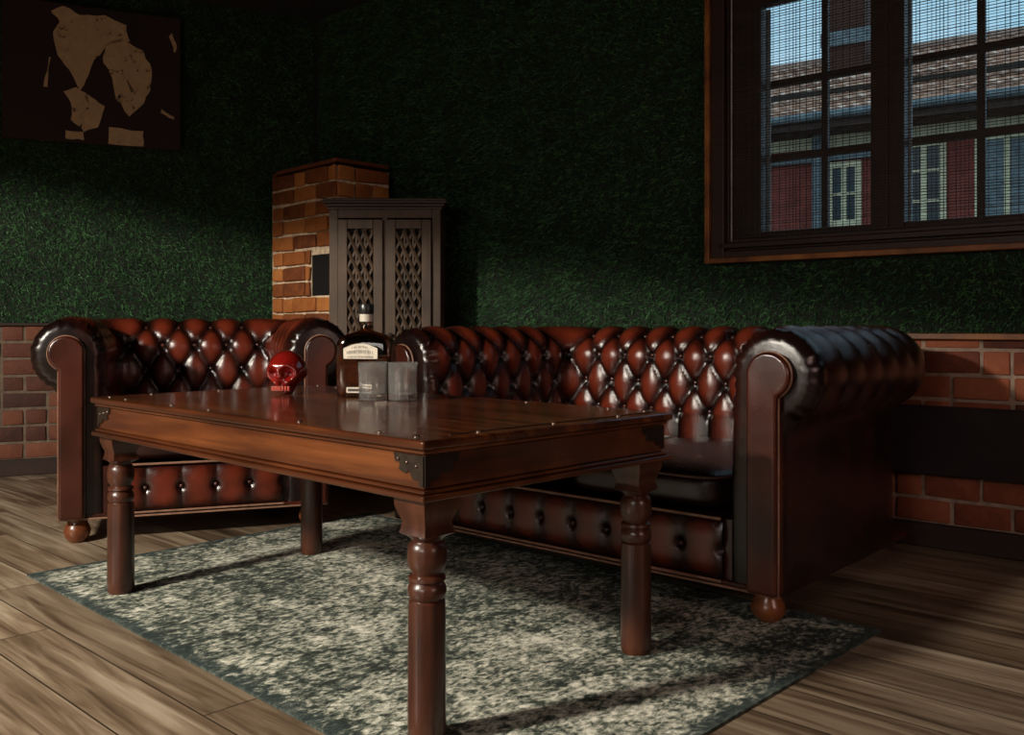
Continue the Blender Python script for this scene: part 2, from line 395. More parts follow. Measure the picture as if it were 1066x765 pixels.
# woven blind
bl = thing('woven_blind', 'dark sheer woven blind of fine horizontal reeds hanging in the window', 'blind', (*WR0, 0), aR)
bm = B(); rnd = random.Random(4); z = 1.135
while z < 2.2:
    h = rnd.uniform(.0016, .0034); zz = z+rnd.uniform(-.001, .001); s = rnd.uniform(-.0015, .0015)
    v = box(bm, -.655, 1.19, -.012, -.010, zz, zz+h)
    for q in v[4:]: q.co.z += s
    z += .0105
o = obj('reed', bm, simple('blind_reed', (.045, .03, .022), .7), bl); o['kind'] = 'stuff'
bm = B(); x = -.652
while x < 1.19:
    h = rnd.uniform(.0012, .0026); box(bm, x, x+h, -.014, -.0125, 1.135, 2.2); x += rnd.choice((.012, .015, .026))
o = obj('warp_thread', bm, simple('blind_thread', (.03, .028, .027), .8), bl); o['kind'] = 'stuff'
bm = B(); box(bm, -.66, 1.195, -.022, -.004, 1.122, 1.136); obj('bottom_bar', bm, MT['frame'], bl, bevel=.003)
bm = B(); box(bm, -.66, 1.195, -.028, -.003, 2.195, 2.23); obj('head_rail', bm, MT['frame'], bl, bevel=.003)
bm = B(); tube(bm, [(-.643, -.024, 2.2), (-.643, -.024, 1.13)], .003, 6); obj('cord', bm, simple('pale_cord', (.35, .35, .36), .7), bl)

# =============================================================== BUILDING ACROSS THE STREET
bd = thing('building', 'red house across the street with clay tile roof seen through window', 'building', (5.79, 14, 0), math.atan2(-.559, .829))
MT['redwall'] = simple('red_render', (.26, .050, .035), .9, 5, .25)
MT['cream'] = simple('cream_trim', (.74, .60, .38), .8, 8, .2)
MT['tile'] = simple('clay_tile', (.42, .26, .20), .85, 9, .45)
MT['tile_red'] = simple('red_flashing', (.35, .10, .06), .8)
MT['slate'] = simple('blue_grey_paint', (.17, .19, .20), .7)
bm = B(); box(bm, -5, 6, 0, 2.4, -.2, 3.95); obj('wall', bm, MT['redwall'], bd)
bm = B(); box(bm, -5, 6, -.02, 0, 3.60, 3.78); obj('cornice', bm, MT['cream'], bd)
bm = B(); box(bm, -5, 6, -.64, 0, 3.78, 3.84); box(bm, -5, 6, -.66, -.6, 3.78, 3.92); obj('soffit', bm, simple('dark_soffit', (.07, .035, .025), .8), bd)
# tiled roof: rows of barrel tiles in relief
def roof(x0, x1, y0, z0, y1, z1, name):
    nx = int((x1-x0)/.05); nr = 14; verts = []; faces = []; rg = random.Random(9)
    cols = nx+1; tn = []
    for r_ in range(nr):
        for e in (0, 1):
            t = (r_+e)/nr
            for i in range(cols):
                x = x0+(x1-x0)*i/nx; wv_ = abs(math.sin(PI*(x+(0.01*math.sin(r_*7)))/.21))
                yy = y0+(y1-y0)*t; zz = z0+(z1-z0)*t+.05*wv_+(.045 if e == 0 else 0)
                verts.append((x, yy-(.02 if e == 0 else 0), zz)); tn.append(.5+.5*math.sin(12.9*math.floor(x/.21)+78.2*r_))
        b = 2*r_*cols
        for i in range(nx): faces.append((b+i, b+i+1, b+cols+i+1, b+cols+i))
        if r_:
            for i in range(nx): faces.append((b-cols+i, b-cols+i+1, b+i+1, b+i))
    me = mesh_from(name, verts, faces); attr(me, 'tone', tn)
    m = M('roof_tile', .85); v = m.coords(); f = m.math('ADD', m.math('MULTIPLY', m.attr('tone'), .5), m.math('MULTIPLY', m.noise(v, 6, 5), .5))
    m.col(m.ramp(f, [(.2, (.17, .075, .05)), (.5, (.60, .34, .24)), (.8, (.92, .64, .50))]))
    o = link(name, me, m.m, bd); return o
rf = roof(-5, 6, -.66, 3.93, 2.5, 5.60, 'roof')
bm = B(); tube(bm, [(-5, 2.5, 5.66), (6, 2.5, 5.66)], .09, 8); obj('ridge_tile', bm, MT['tile'], rf, smooth=60)
bm = B(); tube(bm, [(-5, -.73, 3.955), (6, -.73, 3.955)], .07, 8); obj('gutter', bm, MT['slate'], bd, smooth=60)
bm = B(); box(bm, -5, 6, .2, .26, 4.50, 4.58); obj('snow_guard', bm, MT['iron'], bd)
bm = B(); tube(bm, [(-1.1, -.12, 4.0), (-1.1, -.12, -.2)], .09, 10); obj('downpipe', bm, MT['slate'], bd, smooth=60)
bm = B(); box(bm, -5, -.2, -.10, 0, 3.38, 3.55); obj('ledge', bm, MT['slate'], bd)
bm = B(); box(bm, -1.45, -.76, 1.5, 2.1, 4.9, 7.9); ch = obj('chimney', bm, MT['brick'], bd)
bm = B(); box(bm, -1.49, -.2, 1.44, 1.5, 5.62, 5.86); obj('flashing', bm, MT['slate'], ch)
def bwin(x0, x1, z0, z1, framec, panec, nx=2, nz_=2, shut=False):
    bm = B(); ring(bm, x0, x1, z0, z1, .09, -.06, 0)
    for k in range(1, nx): x = x0+(x1-x0)*k/nx; box(bm, x-.04, x+.04, -.05, 0, z0, z1)
    for k in range(1, nz_): z = z0+(z1-z0)*k/nz_; box(bm, x0, x1, -.045, 0, z-.02, z+.02)
    f = obj('window', bm, framec, bd)
    bm = B(); box(bm, x0+.05, x1-.05, -.03, .02, z0+.05, z1-.05); obj('pane', bm, panec, f)
dk = M('dark_pane', .1, (.012, .016, .018)).m
bwin(.13, .74, 2.2, 3.55, MT['cream'], dk, 2, 3)
bwin(1.12, 1.95, 2.2, 3.55, MT['cream'], MT['slate'], 2, 1)
bwin(-.98, -.46, 2.35, 3.35, MT['cream'], dk, 2, 2)
bwin(3.0, 3.8, 2.2, 3.55, MT['cream'], dk, 2, 3)
bm = B(); box(bm, -30, 40, -20, 60, -.5, -.2)
gr = struct(obj('ground', bm, simple('street_ground', (.12, .11, .10), .9), loc=(5.79, 14, -.1), rotz=math.atan2(-.559, .829)))
bm = B(); 

# =============================================================== BRICK STOVE IN THE CORNER
E = Vector((-.915, 4.8)); dl = Vector((-.70, .714)).normalized(); dr = Vector((.714, .70)).normalized()
LLen, RLen, ZS = .585, .40, 1.64
st = thing('brick_stove', 'old orange brick corner stove with dark square opening beside the cabinet', 'brick stove', (E.x, E.y, 0), math.atan2(-dl.y, -dl.x))
# local x runs from left end (-LLen) to the near edge (0); local -y faces the room
hole = (-.235, -.03, .945, 1.165)
def loc2(P):   # world xy -> stove local
    d = P-E; ex = -dl; ey = Vector((-ex.y, ex.x)); return (d.dot(ex), d.dot(ey))
Lc = E+dl*LLen
nR_ = Vector((-WRd.y, WRd.x)); RLen = ((WR0-E).dot(nR_)-.062)/dr.dot(nR_); Rc = E+dr*RLen
# core masonry follows the two walls with a hair of clearance
def isect(P, d, Q, e):
    a = np.array([[d.x, -e.x], [d.y, -e.y]]); s, _ = np.linalg.solve(a, np.array([Q.x-P.x, Q.y-P.y])); return P+d*float(s)
nL = Vector((WLd.y, -WLd.x)); nR = Vector((-WRd.y, WRd.x))*-1
if nL.dot(Vector((0, 0))-WL0) < 0: nL = -nL
if nR.dot(Vector((0, 0))-WR0) < 0: nR = -nR
WLc = WL0+nL*.058; WRc = WR0+nR*.058
core = [loc2(E), loc2(Rc), loc2(isect(WLc, WLd, WRc, WRd)), loc2(isect(Lc, nL, WLc, WLd)), loc2(Lc)]
def poly_prism(bm, poly, z0, z1):
    a = [bm.verts.new((x, y, z0)) for x, y in poly]; b = [bm.verts.new((x, y, z1)) for x, y in poly]; n = len(poly)
    bm.faces.new(a[::-1]); bm.faces.new(b)
    for i in range(n): bm.faces.new((a[i], a[(i+1)%n], b[(i+1)%n], b[i]))
bm = B()
poly_prism(bm, core, 0, hole[2]); poly_prism(bm, core, hole[3], ZS-.02)
# middle band with the pocket left open
mid = [(hole[1], 0.0)]+[core[0]]+core[1:]+[(hole[0], 0.0), (hole[0], .16), (hole[1], .16)]
poly_prism(bm, mid, hole[2], hole[3])
obj('masonry_core', bm, MT['mortar_stove'], st)
bm = B(); box(bm, hole[0]+.001, hole[1]-.001, .004, .155, hole[2]+.001, hole[3]-.001); obj('pocket_shade', bm, MT['dark'], st)  # near-black block fills the pocket, its inner shade put in as colour
bricks('brick_face', st, [(-LLen-.025, .012, .0, ZS)], 0, .086, .225, MT['brick_stove'], None, .02, .013, hole, 12, .006)
o = bricks('brick_side', st, [(0, RLen, .0, ZS)], 0, .086, .225, MT['brick_stove'], None, .02, .013, None, 13, .006)
o.rotation_euler = (0, 0, R(90)+0*PI)
bm = B(); poly_prism(bm, [(x*1.0, y) for x, y in core], ZS, ZS+.02); obj('top_slab', bm, MT['brick_stove'], st)

# =============================================================== PICTURE (plain stencil-like canvas)
pc = thing('wall_picture', 'dark maroon canvas with tan stencilled patches hung on the turf wall', 'picture', (*WL0, 0), aL)
px0, px1, pz0, pz1 = .01, .887, 1.765, 2.50
bm = B(); box(bm, px0, px1, -.058, -.026, pz0, pz1); obj('canvas', bm, simple('maroon_canvas', (.020, .006, .006), .8, 5, .2), pc, bevel=.003)
bm = B(); box(bm, px0+.05, px1-.05, -.026, -.001, pz0+.05, pz1-.05); obj('stretcher', bm, MT['base'], pc)
def blob(pts, holes=()):
    m_ = [(px0+a*(px1-px0), pz0+b*(pz1-pz0)) for a, b in pts]; return m_
bm = B()
shapes = [  # generic abstract patches (fractions of the canvas)
    [(.26,.93),(.33,.98),(.42,.93),(.56,.95),(.68,.90),(.70,.78),(.58,.74),(.50,.62),(.47,.50),(.42,.38),(.36,.52),(.30,.62),(.27,.78),(.31,.86)],
    [(.56,.74),(.66,.80),(.78,.72),(.83,.58),(.82,.42),(.76,.30),(.70,.22),(.62,.34),(.60,.50),(.55,.60)],
    [(.33,.36),(.40,.40),(.48,.34),(.56,.28),(.52,.12),(.44,.08),(.37,.16),(.37,.28)],
    [(.58,.13),(.78,.12),(.78,.01),(.58,.01)],
    [(.34,.08),(.44,.08),(.44,.02),(.34,.02)],
    [(.88,.30),(.96,.25),(.96,.23),(.88,.27)], [(.93,.86),(.95,.88),(.98,.76),(.96,.74)], [(.23,.46),(.25,.60),(.26,.60),(.24,.38),(.22,.38)]]
for s_ in shapes:
    p = blob(s_); n = len(p); q = []
    for i in range(n):
        a, b = p[i], p[(i+1) % n]
        for t in (0, .33, .66):
            j = .006 if t else .002
            q.append((a[0]+(b[0]-a[0])*t+random.uniform(-j, j), a[1]+(b[1]-a[1])*t+random.uniform(-j, j)))
    prism(bm, q, -.0592, -.0578)
mm = M('tan_print', .8); nn_ = mm.noise(mm.coords(), 14, 5, .7, 1.2)
mm.col(mm.ramp(nn_, [(.36, (.020, .006, .006)), (.40, (.46, .30, .17)), (.7, (.58, .39, .23))], 'LINEAR'))
obj('print', bm, mm.m, pc)

# =============================================================== CABINET
cb = thing('cabinet', 'weathered brown wooden cabinet with carved lattice doors beside the brick stove', 'cabinet', (-.612, 4.44, 0), R(0))
W2, CD, CH = .268, .29, 1.395
bm = B()
box(bm, -W2, -W2+.02, 0.02, CD, .05, CH-.05); box(bm, W2-.02, W2, 0.02, CD, .05, CH-.05); box(bm, -W2+.02, W2-.02, CD-.015, CD, .05, CH-.05)
box(bm, -W2+.02, W2-.02, .02, CD-.015, .05, .07); box(bm, -W2+.02, W2-.02, .02, CD-.015, CH-.07, CH-.05); box(bm, -W2+.02, W2-.02, .05, CD-.015, .60, .62)
ring(bm, -W2, W2, .05, CH-.05, .042, 0, .02); box(bm, -.012, .012, .0, .02, .09, CH-.09)
box(bm, -W2+.002, -W2+.05, .002, .05, 0, .05); box(bm, W2-.05, W2-.002, .002, .05, 0, .05); box(bm, -W2+.002, -W2+.05, CD-.05, CD-.002, 0, .05); box(bm, W2-.05, W2-.002, CD-.05, CD-.002, 0, .05)
obj('body', bm, MT['cab'], cb, bevel=.003)
bm = B()
for k, (ov, za, zb) in enumerate([(.008, CH-.052, CH-.038), (.018, CH-.038, CH-.024), (.032, CH-.024, CH-.012), (.028, CH-.012, CH)]):
    box(bm, -W2-ov, W2+ov, -ov, CD, za, zb)
obj('crown', bm, MT['cab_dark'], cb, bevel=.004)
for sgn in (-1, 1):
    x0, x1 = (-W2+.044, -.008) if sgn < 0 else (.008, W2-.044)
    z0_, z1_ = .10, CH-.10
    bm = B(); ring(bm, x0, x1, z0_, z1_, .046, -.018, -.001, .06); dr_ = obj('door', bm, MT['cab'], cb, bevel=.004)
    bm = B(); ax, bx_ = x0+.046, x1-.046; az, bz = z0_+.06, z1_-.046
    # carved lattice: two families of slanted bars behind the frame
    nn = 15; wv2 = bx_-ax
    for i in range(-4, 60):
        zc = az-.2+i*.085
        for s in (-1, 1):
            z_a, z_b = zc, zc+s*wv2*2.1
            pts = []
            N_ = 30
            for k in range(N_+1):
                t = k/N_; x = ax+wv2*t; z = z_a+(z_b-z_a)*t
                if az <= z <= bz: pts.append((x, -.008+.003*s, z))
            if len(pts) > 2:
                tube(bm, pts, .0085, 5)
    for k in (1, 2): x = ax+wv2*k/3; box(bm, x-.004, x+.004, -.012, -.006, az, bz)
    obj('lattice', bm, MT['cab'], dr_)
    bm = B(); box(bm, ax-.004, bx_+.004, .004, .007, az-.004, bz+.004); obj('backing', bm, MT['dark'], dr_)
    bm = B(); kx = -.030 if sgn < 0 else .030
    lathe(bm, [(.004, 0), (.005, .01), (.010, .014), (.011, .020), (.006, .025)], 12); 
    for v in bm.verts: v.co = Vector((v.co.x+kx, -.018-v.co.z, v.co.y+.74))
    obj('knob', bm, MT['iron'], dr_, smooth=40)

# =============================================================== RUG
bm = B(); box(bm, -1.07, 1.07, -.665, .665, 0, .005)
rg_ = obj('rug', bm, MT['rug'], loc=(-.287, 2.621, 0.0005), rotz=R(-44.0)); tag(rg_, 'distressed grey green and cream rug under the wooden table', 'rug')
me = rg_.data

# =============================================================== SOFAS
NC, ZC, RC, NO = .135, .650, .125, .165     # scroll centre, radius, outer panel offset
PROF = []                                   # (n, z), inner bottom -> over the roll -> outer bottom
for k in range(8): PROF.append((0, .088+(.24-.088)*k/8))
for k in range(30): PROF.append((.012*k/29, .24+(.623-.24)*k/29))
for k in range(1, 52):
    a = R(190-(190+62)*k/51); PROF.append((NC+RC*math.cos(a), ZC+RC*math.sin(a)))
a_end = R(-62)
pe = PROF[-1]
for k in range(1, 5): PROF.append((pe[0]+(NO-pe[0])*k/4, pe[1]+(.50-pe[1])*(k/4)**1.3))
for k in range(1, 9): PROF.append((NO, .50+(.085-.50)*k/8))
PROF = np.array(PROF)
seg = np.sqrt(((PROF[1:]-PROF[:-1])**2).sum(1)); VL = np.concatenate([[0], np.cumsum(seg)])
tan = np.gradient(PROF, axis=0); tan /= np.linalg.norm(tan, axis=1)[:, None]+1e-9
NRM = np.stack([-tan[:, 1], tan[:, 0]], 1)     # outward from the solid on the inner face (towards -n)
V0 = float(np.interp(.455, PROF[:38, 1], VL[:38])); ROW = .105; SV = 2*ROW; NR_ = 3
AMP = .026
def puff(u, v, su):
    x = u/su
    y = (v-V0)/SV
    y = min(max(y, 0), NR_*.5)
    f = math.sqrt(abs(math.sin(PI*(x+y))*math.sin(PI*(x-y))))
    # buttons
    d = 0
    for r_ in (round(2*y)-1, round(2*y), round(2*y)+1):
        if 0 <= r_ <= NR_:
            off = (r_ % 2)*.5
            uc = (round(x-off)+off)*su; vc = V0+r_*ROW
            dd = ((u-uc)**2+(v-vc)**2); d += math.exp(-dd/(.016**2))
    fold = f**.75
    return fold, d
def build_seat(name, label, cat, W, loc, rotz, buttons_on=True, ncush=2, front_feet_z=.005, yb=.80):
    t = thing(name, label, cat, (*loc, 0), rotz)
    hx = W/2-NO; r = .04; y0 = .012
    Ls = yb-r-y0; La = r*PI/2; Lb = 2*(hx-r)
    total = 2*Ls+2*La+Lb
    su = total/round(total/.130)
    def path(s):
        if s < Ls: return (-hx, y0+s), (-1, 0)
        s -= Ls
        if s < La: a = s/r; return (-hx+r-r*math.cos(a), yb-r+r*math.sin(a)), (-math.cos(a), math.sin(a))
        s -= La
        if s < Lb: return (-hx+r+s, yb), (0, 1)
        s -= Lb
        if s < La: a = s/r; return (hx-r+r*math.sin(a), yb-r+r*math.cos(a)), (math.sin(a), math.cos(a))
        s -= La
        return (hx, yb-r-s), (1, 0)
    smid = Ls+La/2
    def sweep(nm, s0, s1, cap0, cap1):
        ss = sorted(set(list(np.arange(s0, s1, .0085))+([s0+.001, s0+.002, s0+.004, s0+.006] if cap0 else [])+([s1-.006, s1-.004, s1-.002, s1-.001] if cap1 else []))); 
        if s1-ss[-1] < .003: ss[-1] = s1
        else: ss.append(s1)
        rings = []
        if cap0: rings += [(s0, .040, 0), (s0, .020, .004), (s0, .008, .014)]
        for s in ss:
            e0 = min((s-s0) if cap0 else 9, (s1-s) if cap1 else 9)
            ins = 0
            if e0 < .05: ins = .040*(1-math.sqrt(max(0, 1-(1-e0/.05)**2)))
            rings.append((s, ins, None))
        rings = [q for q in rings if q[2] is None]
        verts = []; pf = []; nP = len(PROF)
        for (s, ins, _) in rings:
            (x, y), (nx_, ny_) = path(s)
            edge = 1.0
            ff = min(s, total-s)
            edge = min(1, max(0, (ff-.015)/.06))
            for k in range(nP):
                n_, z_ = PROF[k]; v = VL[k]
                fold, d = puff(s, v, su)
                top = max(0, 1-max(0, v-(V0+NR_*ROW))/.16)      # pleats die out over the roll
                low = 1 if v > V0 else .55*min(1, v/V0*1.6)
                disp = (AMP*(fold-.55)*top*low*edge-.016*min(1, d)*top*edge)
                # plain outer roll: shallow pleats
                if v > V0+NR_*ROW and v < VL[90]:
                    disp += .0075*(abs(math.cos(PI*s/su))-.5)*edge*(1-top)
                # gathered leather round the front of the scroll
                if ff < .05 and 30 <= k < 90:
                    disp += (.0042*math.sin(v*210+2.5*math.sin(v*37))+.002*math.sin(v*420))*math.exp(-((ff-.022)/.024)**2)
                disp -= ins
                nn_, zz = n_+NRM[k][0]*disp, z_+NRM[k][1]*disp
                verts.append((x+nx_*nn_, y+ny_*nn_, zz))
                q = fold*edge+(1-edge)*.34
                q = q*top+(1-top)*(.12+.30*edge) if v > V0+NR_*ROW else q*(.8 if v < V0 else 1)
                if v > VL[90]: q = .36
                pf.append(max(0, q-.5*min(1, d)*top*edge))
        faces = []; nR = len(rings)
        for i in range(nR-1):
            for k in range(nP-1):
                a = i*nP+k; faces.append((a, a+nP, a+nP+1, a+1))
            faces.append((i*nP, i*nP+nP-1, (i+1)*nP+nP-1, (i+1)*nP))
        if cap0: faces.append(tuple(range(nP)))
        if cap1: faces.append(tuple((nR-1)*nP+k for k in range(nP))[::-1])
        me = mesh_from(nm, verts, faces, 75); attr(me, 'puff', pf)
        bm = bmesh.new(); bm.from_mesh(me); bmesh.ops.recalc_face_normals(bm, faces=bm.faces); bm.to_mesh(me); bm.free()
        me.polygons.foreach_set('use_smooth', [True]*len(me.polygons)); me.set_sharp_from_angle(angle=R(75))
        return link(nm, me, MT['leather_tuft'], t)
    armL = sweep('armrest', 0, smid, True, False)
    back = sweep('backrest', smid, total-smid, False, False)
    armR = sweep('armrest', total-smid, total, False, True)
    # buttons
    def button_list(s0, s1, parent):
        bmb = []
        for r_ in range(NR_+1):
            off = (r_ % 2)*.5; k = math.ceil(s0/su-off)
            while (k+off)*su < s1:
                s = (k+off)*su; k += 1
                if min(s, total-s) < .06: continue
                v = V0+r_*ROW; i = int(np.searchsorted(VL, v))
                (x, y), (nx_, ny_) = path(s); n_, z_ = PROF[i]; d = -.018; dn, dz = NRM[i]
                c = Vector((x+nx_*(n_+dn*d), y+ny_*(n_+dn*d), z_+dz*d)); ax = Vector((nx_*dn, ny_*dn, dz)).normalized()
                bm = B(); lathe(bm, [(.0095, -.006), (.0095, 0), (.0082, .0035), (.005, .0055), (.001, .006)], 10)
                mt = Matrix.Translation(c) @ ax.to_track_quat('Z', 'Y').to_matrix().to_4x4()
                bmesh.ops.transform(bm, matrix=mt, verts=bm.verts)
                obj('button', bm, MT['leather'], parent, smooth=50)
    button_list(0, smid, armL); button_list(smid, total-smid, back); button_list(total-smid, total, armR)
    # front facias (keyhole panels) with piping
    for sg, par in ((-1, armL), (1, armR)):
        hc = (.1385, .655); hr = .060; pts = [(.079, .088)]
        aL_ = math.acos((.079-hc[0])/hr); aR_ = -math.acos((.163-hc[0])/hr)
        zj = hc[1]-math.sin(aL_)*hr
        a0 = 2*PI-aL_ - 2*PI; start = PI+(PI-aL_)
        for k in range(5): pts.append((.079, .088+(zj-.03-.088)*(k+1)/5))
        N = 26
        for k in range(N+1):
            a = start+(aR_-start)*k/N; pts.append((hc[0]+hr*math.cos(a), hc[1]+hr*math.sin(a)))
        zr = hc[1]+hr*math.sin(aR_)
        for k in range(5): pts.append((.163, zr-.02-(zr-.02-.088)*k/4))
        P = [(sg*(hx+a), b) for a, b in pts]
        bm = B(); prism(bm, P, -.022, .03); obj('facia', bm, MT['leather'], par, bevel=.019, seg=5)
        bm = B(); cx = sum(p[0] for p in P)/len(P); tube(bm, [(x, -.004, z) for x, z in P], .0032, 6, True); obj('piping', bm, MT['piping'], par, smooth=60)
    # base, front rail with vertical buttoned channels
    bm = B(); box(bm, -hx-.05, hx+.05, .02, yb+.10, .088, .262); obj('seat_base', bm, MT['leather'], t)
    w = 2*hx-.004; nseg = max(3, round(w/.130)); sr = w/nseg
    nx_ = int(w/.006); nz_ = 24; verts = []; pf = []; z0r, z1r = .100, .262
    for i in range(nx_+1):
        x = -w/2+w*i/nx_
        for k in range(nz_+1):
            q = k/nz_; z = z0r+(z1r-z0r)*q
            c = abs(math.sin(PI*(x+w/2)/sr)) ** .6
            b = math.exp(-(((x+w/2)/sr-round((x+w/2)/sr))*sr)**2/.014**2-((q-.5)*(z1r-z0r))**2/.014**2)
            prof_ = (1-(2*q-1)**4)
            y = .012-.020*prof_*(.45+.55*c)+.014*b
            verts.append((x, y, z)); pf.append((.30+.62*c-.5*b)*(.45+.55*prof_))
    faces = [(i*(nz_+1)+k, (i+1)*(nz_+1)+k, (i+1)*(nz_+1)+k+1, i*(nz_+1)+k+1) for i in range(nx_) for k in range(nz_)]
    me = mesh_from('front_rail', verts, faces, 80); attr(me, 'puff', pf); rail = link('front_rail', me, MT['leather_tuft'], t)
    for k in range(1, nseg):
        bm = B(); lathe(bm, [(.0085, -.004), (.0085, 0), (.006, .004), (.001, .005)], 10)
        bmesh.ops.transform(bm, matrix=Matrix.Translation((-w/2+k*sr, .006, (z0r+z1r)/2)) @ Matrix.Rotation(R(90), 4, 'X'), verts=bm.verts)
        obj('button', bm, MT['leather'], rail, smooth=50)
    bm = B(); tube(bm, [(-w/2, -.004, .098), (w/2, -.004, .098)], .004, 6); tube(bm, [(-hx-NO, .0, .086), (hx+NO, .0, .086)], .0035, 6); tube(bm, [(-w/2, -.006, .266), (w/2, -.006, .266)], .004, 6)
    obj('piping', bm, MT['piping'], rail, smooth=60)
    bm = B(); box(bm, -hx-NO+.01, hx+NO-.01, .008, yb+NO-.01, .080, .10); obj('bottom_panel', bm, MT['leather'], t, bevel=.004)
    # cushions
    cw = (2*hx-.03)/ncush
    for i in range(ncush):
        cx = -hx+.015+cw*(i+.5); a_, b_2, c_ = cw/2-.003, (yb-.045)/2, .062; cy = .02+b_2; cz = .268+c_
        verts = []; faces = []; nu, nv = 56, 40
        for j in range(nv+1):
            ph = -PI/2+PI*j/nv
            for k in range(nu):
                th = 2*PI*k/nu
                sp = lambda q, e: math.copysign(abs(q)**e, q)
                x = a_*sp(math.cos(ph), .22)*sp(math.cos(th), .26); y = b_2*sp(math.cos(ph), .22)*sp(math.sin(th), .26); z = c_*sp(math.sin(ph), .5)
                fx, fy = max(0, 1-(x/a_)**2), max(0, 1-(y/b_2)**2)
                if z > 0: z = z*.8+.030*fx*fy+.003*math.sin(x*40+y*22)*fx*fy
                verts.append((cx+x, cy+y, cz+z))
        for j in range(nv):
            for k in range(nu): faces.append((j*nu+k, j*nu+(k+1)%nu, (j+1)*nu+(k+1)%nu, (j+1)*nu+k))
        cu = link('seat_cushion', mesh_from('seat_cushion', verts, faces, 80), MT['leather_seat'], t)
        bm = B(); pp = []
        for k in range(48):
            th = 2*PI*k/48; sp = lambda q, e: math.copysign(abs(q)**e, q)
            pp.append((cx+(a_+.001)*sp(math.cos(th), .26), cy+(b_2+.001)*sp(math.sin(th), .26), cz+.034))
        tube(bm, pp, .0038, 6, True); obj('piping', bm, MT['cord_dark'], cu, smooth=60)
    # bun feet
    for (fx, fy) in ((-1, 0), (1, 0), (-1, 1), (1, 1)):
        zb = front_feet_z[(0 if fx < 0 else 1)+2*fy]
        bm = B(); lathe(bm, [(.024, zb), (.036, zb+.010), (.044, .028), (.046, .040), (.042, .055), (.034, .068), (.034, .082)], 24, fx*(hx+NO-(.058 if not fy else .17)), .052 if not fy else yb+NO-.12)
        obj('foot', bm, MT['foot_wood'], t, smooth=40)
    return t
build_seat('leather_sofa', 'long oxblood leather sofa with buttoned back under the window', 'sofa', 1.48, (.135, 2.853), R(-42), True, 2, (.0057, .0057, .0002, .0002))
ac = build_seat('leather_armchair', 'oxblood buttoned leather armchair standing in front of the left brick wainscot', 'armchair', .95, (-1.168, 3.44), R(20), True, 1, (.0002, .0056, .0002, .0002), .66)

ac.scale = (1, 1, 1.045)
# =============================================================== TABLE
# legs (ground): A(-1.152,2.703) B(-.168,1.746) C(.306,2.189) D(-.678,3.146)
tcx, tcy = (-1.152+.306)/2, (2.703+2.189)/2
tb = thing('coffee_table', 'large dark reddish wooden table with turned legs standing on the rug', 'table', (tcx, tcy, .0055), R(-44.3))
LX, LY = 1.372/2, .652/2
TX, TY = LX+.064, LY+.064
TZ = .570
bm = B(); nb = 4
box(bm, -TX, TX, -TY, TY, TZ-.018, TZ); top = obj('tabletop', bm, MT['table_top'], tb, bevel=.006, seg=3)
bm = B()   # apron box with cove above and stepped moulding below
ends = {-1: B(), 1: B()}
def frame_ring(bm, ox, oy, th, z0, z1):
    box(bm, -ox+.0005, ox-.0005, -oy, -oy+th, z0, z1); box(bm, -ox+.0005, ox-.0005, oy-th, oy, z0, z1)
    box(ends[-1], -ox, -ox+th, -oy+.0005, oy-.0005, z0+.0002, z1-.0002); box(ends[1], ox-th, ox, -oy+.0005, oy-.0005, z0+.0002, z1-.0002)
frame_ring(bm, TX-.010, TY-.010, .03, TZ-.027, TZ-.018)
frame_ring(bm, TX-.018, TY-.018, .03, TZ-.092, TZ-.027)
frame_ring(bm, TX-.010, TY-.010, .035, TZ-.100, TZ-.092)
frame_ring(bm, TX-.002, TY-.002, .04, TZ-.112, TZ-.100)
obj('apron', bm, MT['table_top'], tb, bevel=.003)
for k_ in (-1, 1): obj('end_apron', ends[k_], MT['table_end'], tb, bevel=.003)
for sx_ in (-1, 1):
    for sy in (-1, 1):
        bm = B()
        prof = [(.045, .458, 1), (.045, .440, 1), (.040, .425, 1), (.034, .410, 1), (.036, .396, 1), (.040, .388, .9),
                (.030, .380, .3), (.028, .374, 0), (.034, .368, 0), (.037, .358, 0), (.0375, .338, 0), (.035, .324, 0), (.029, .316, 0), (.028, .311, 0),
                (.035, .307, 0), (.036, .301, 0), (.030, .297, 0), (.035, .290, 0), (.037, .280, 0), (.035, .270, 0), (.031, .264, 0),
                (.035, .260, 0), (.036, .24, 0), (.0365, .14, 0), (.037, .02, 0), (.036, .006, 0), (.033, 0, 0)]
        lathe(bm, [(a, b) for a, b, _ in prof][::-1], 32, 0, 0, [c for _, _, c in prof][::-1], 0)
        # facet the lower post into eight soft sides
        for v in bm.verts:
            if v.co.z < .262:
                a = math.atan2(v.co.y, v.co.x); q = (a+PI/8) % (PI/4)-PI/8
                k = 1/math.cos(q)*.955; k = .5*k+.5; v.co.x *= k; v.co.y *= k
        o = obj('leg', bm, MT['table_leg'], tb, smooth=35); o.location = (sx_*LX, sy*LY, 0)
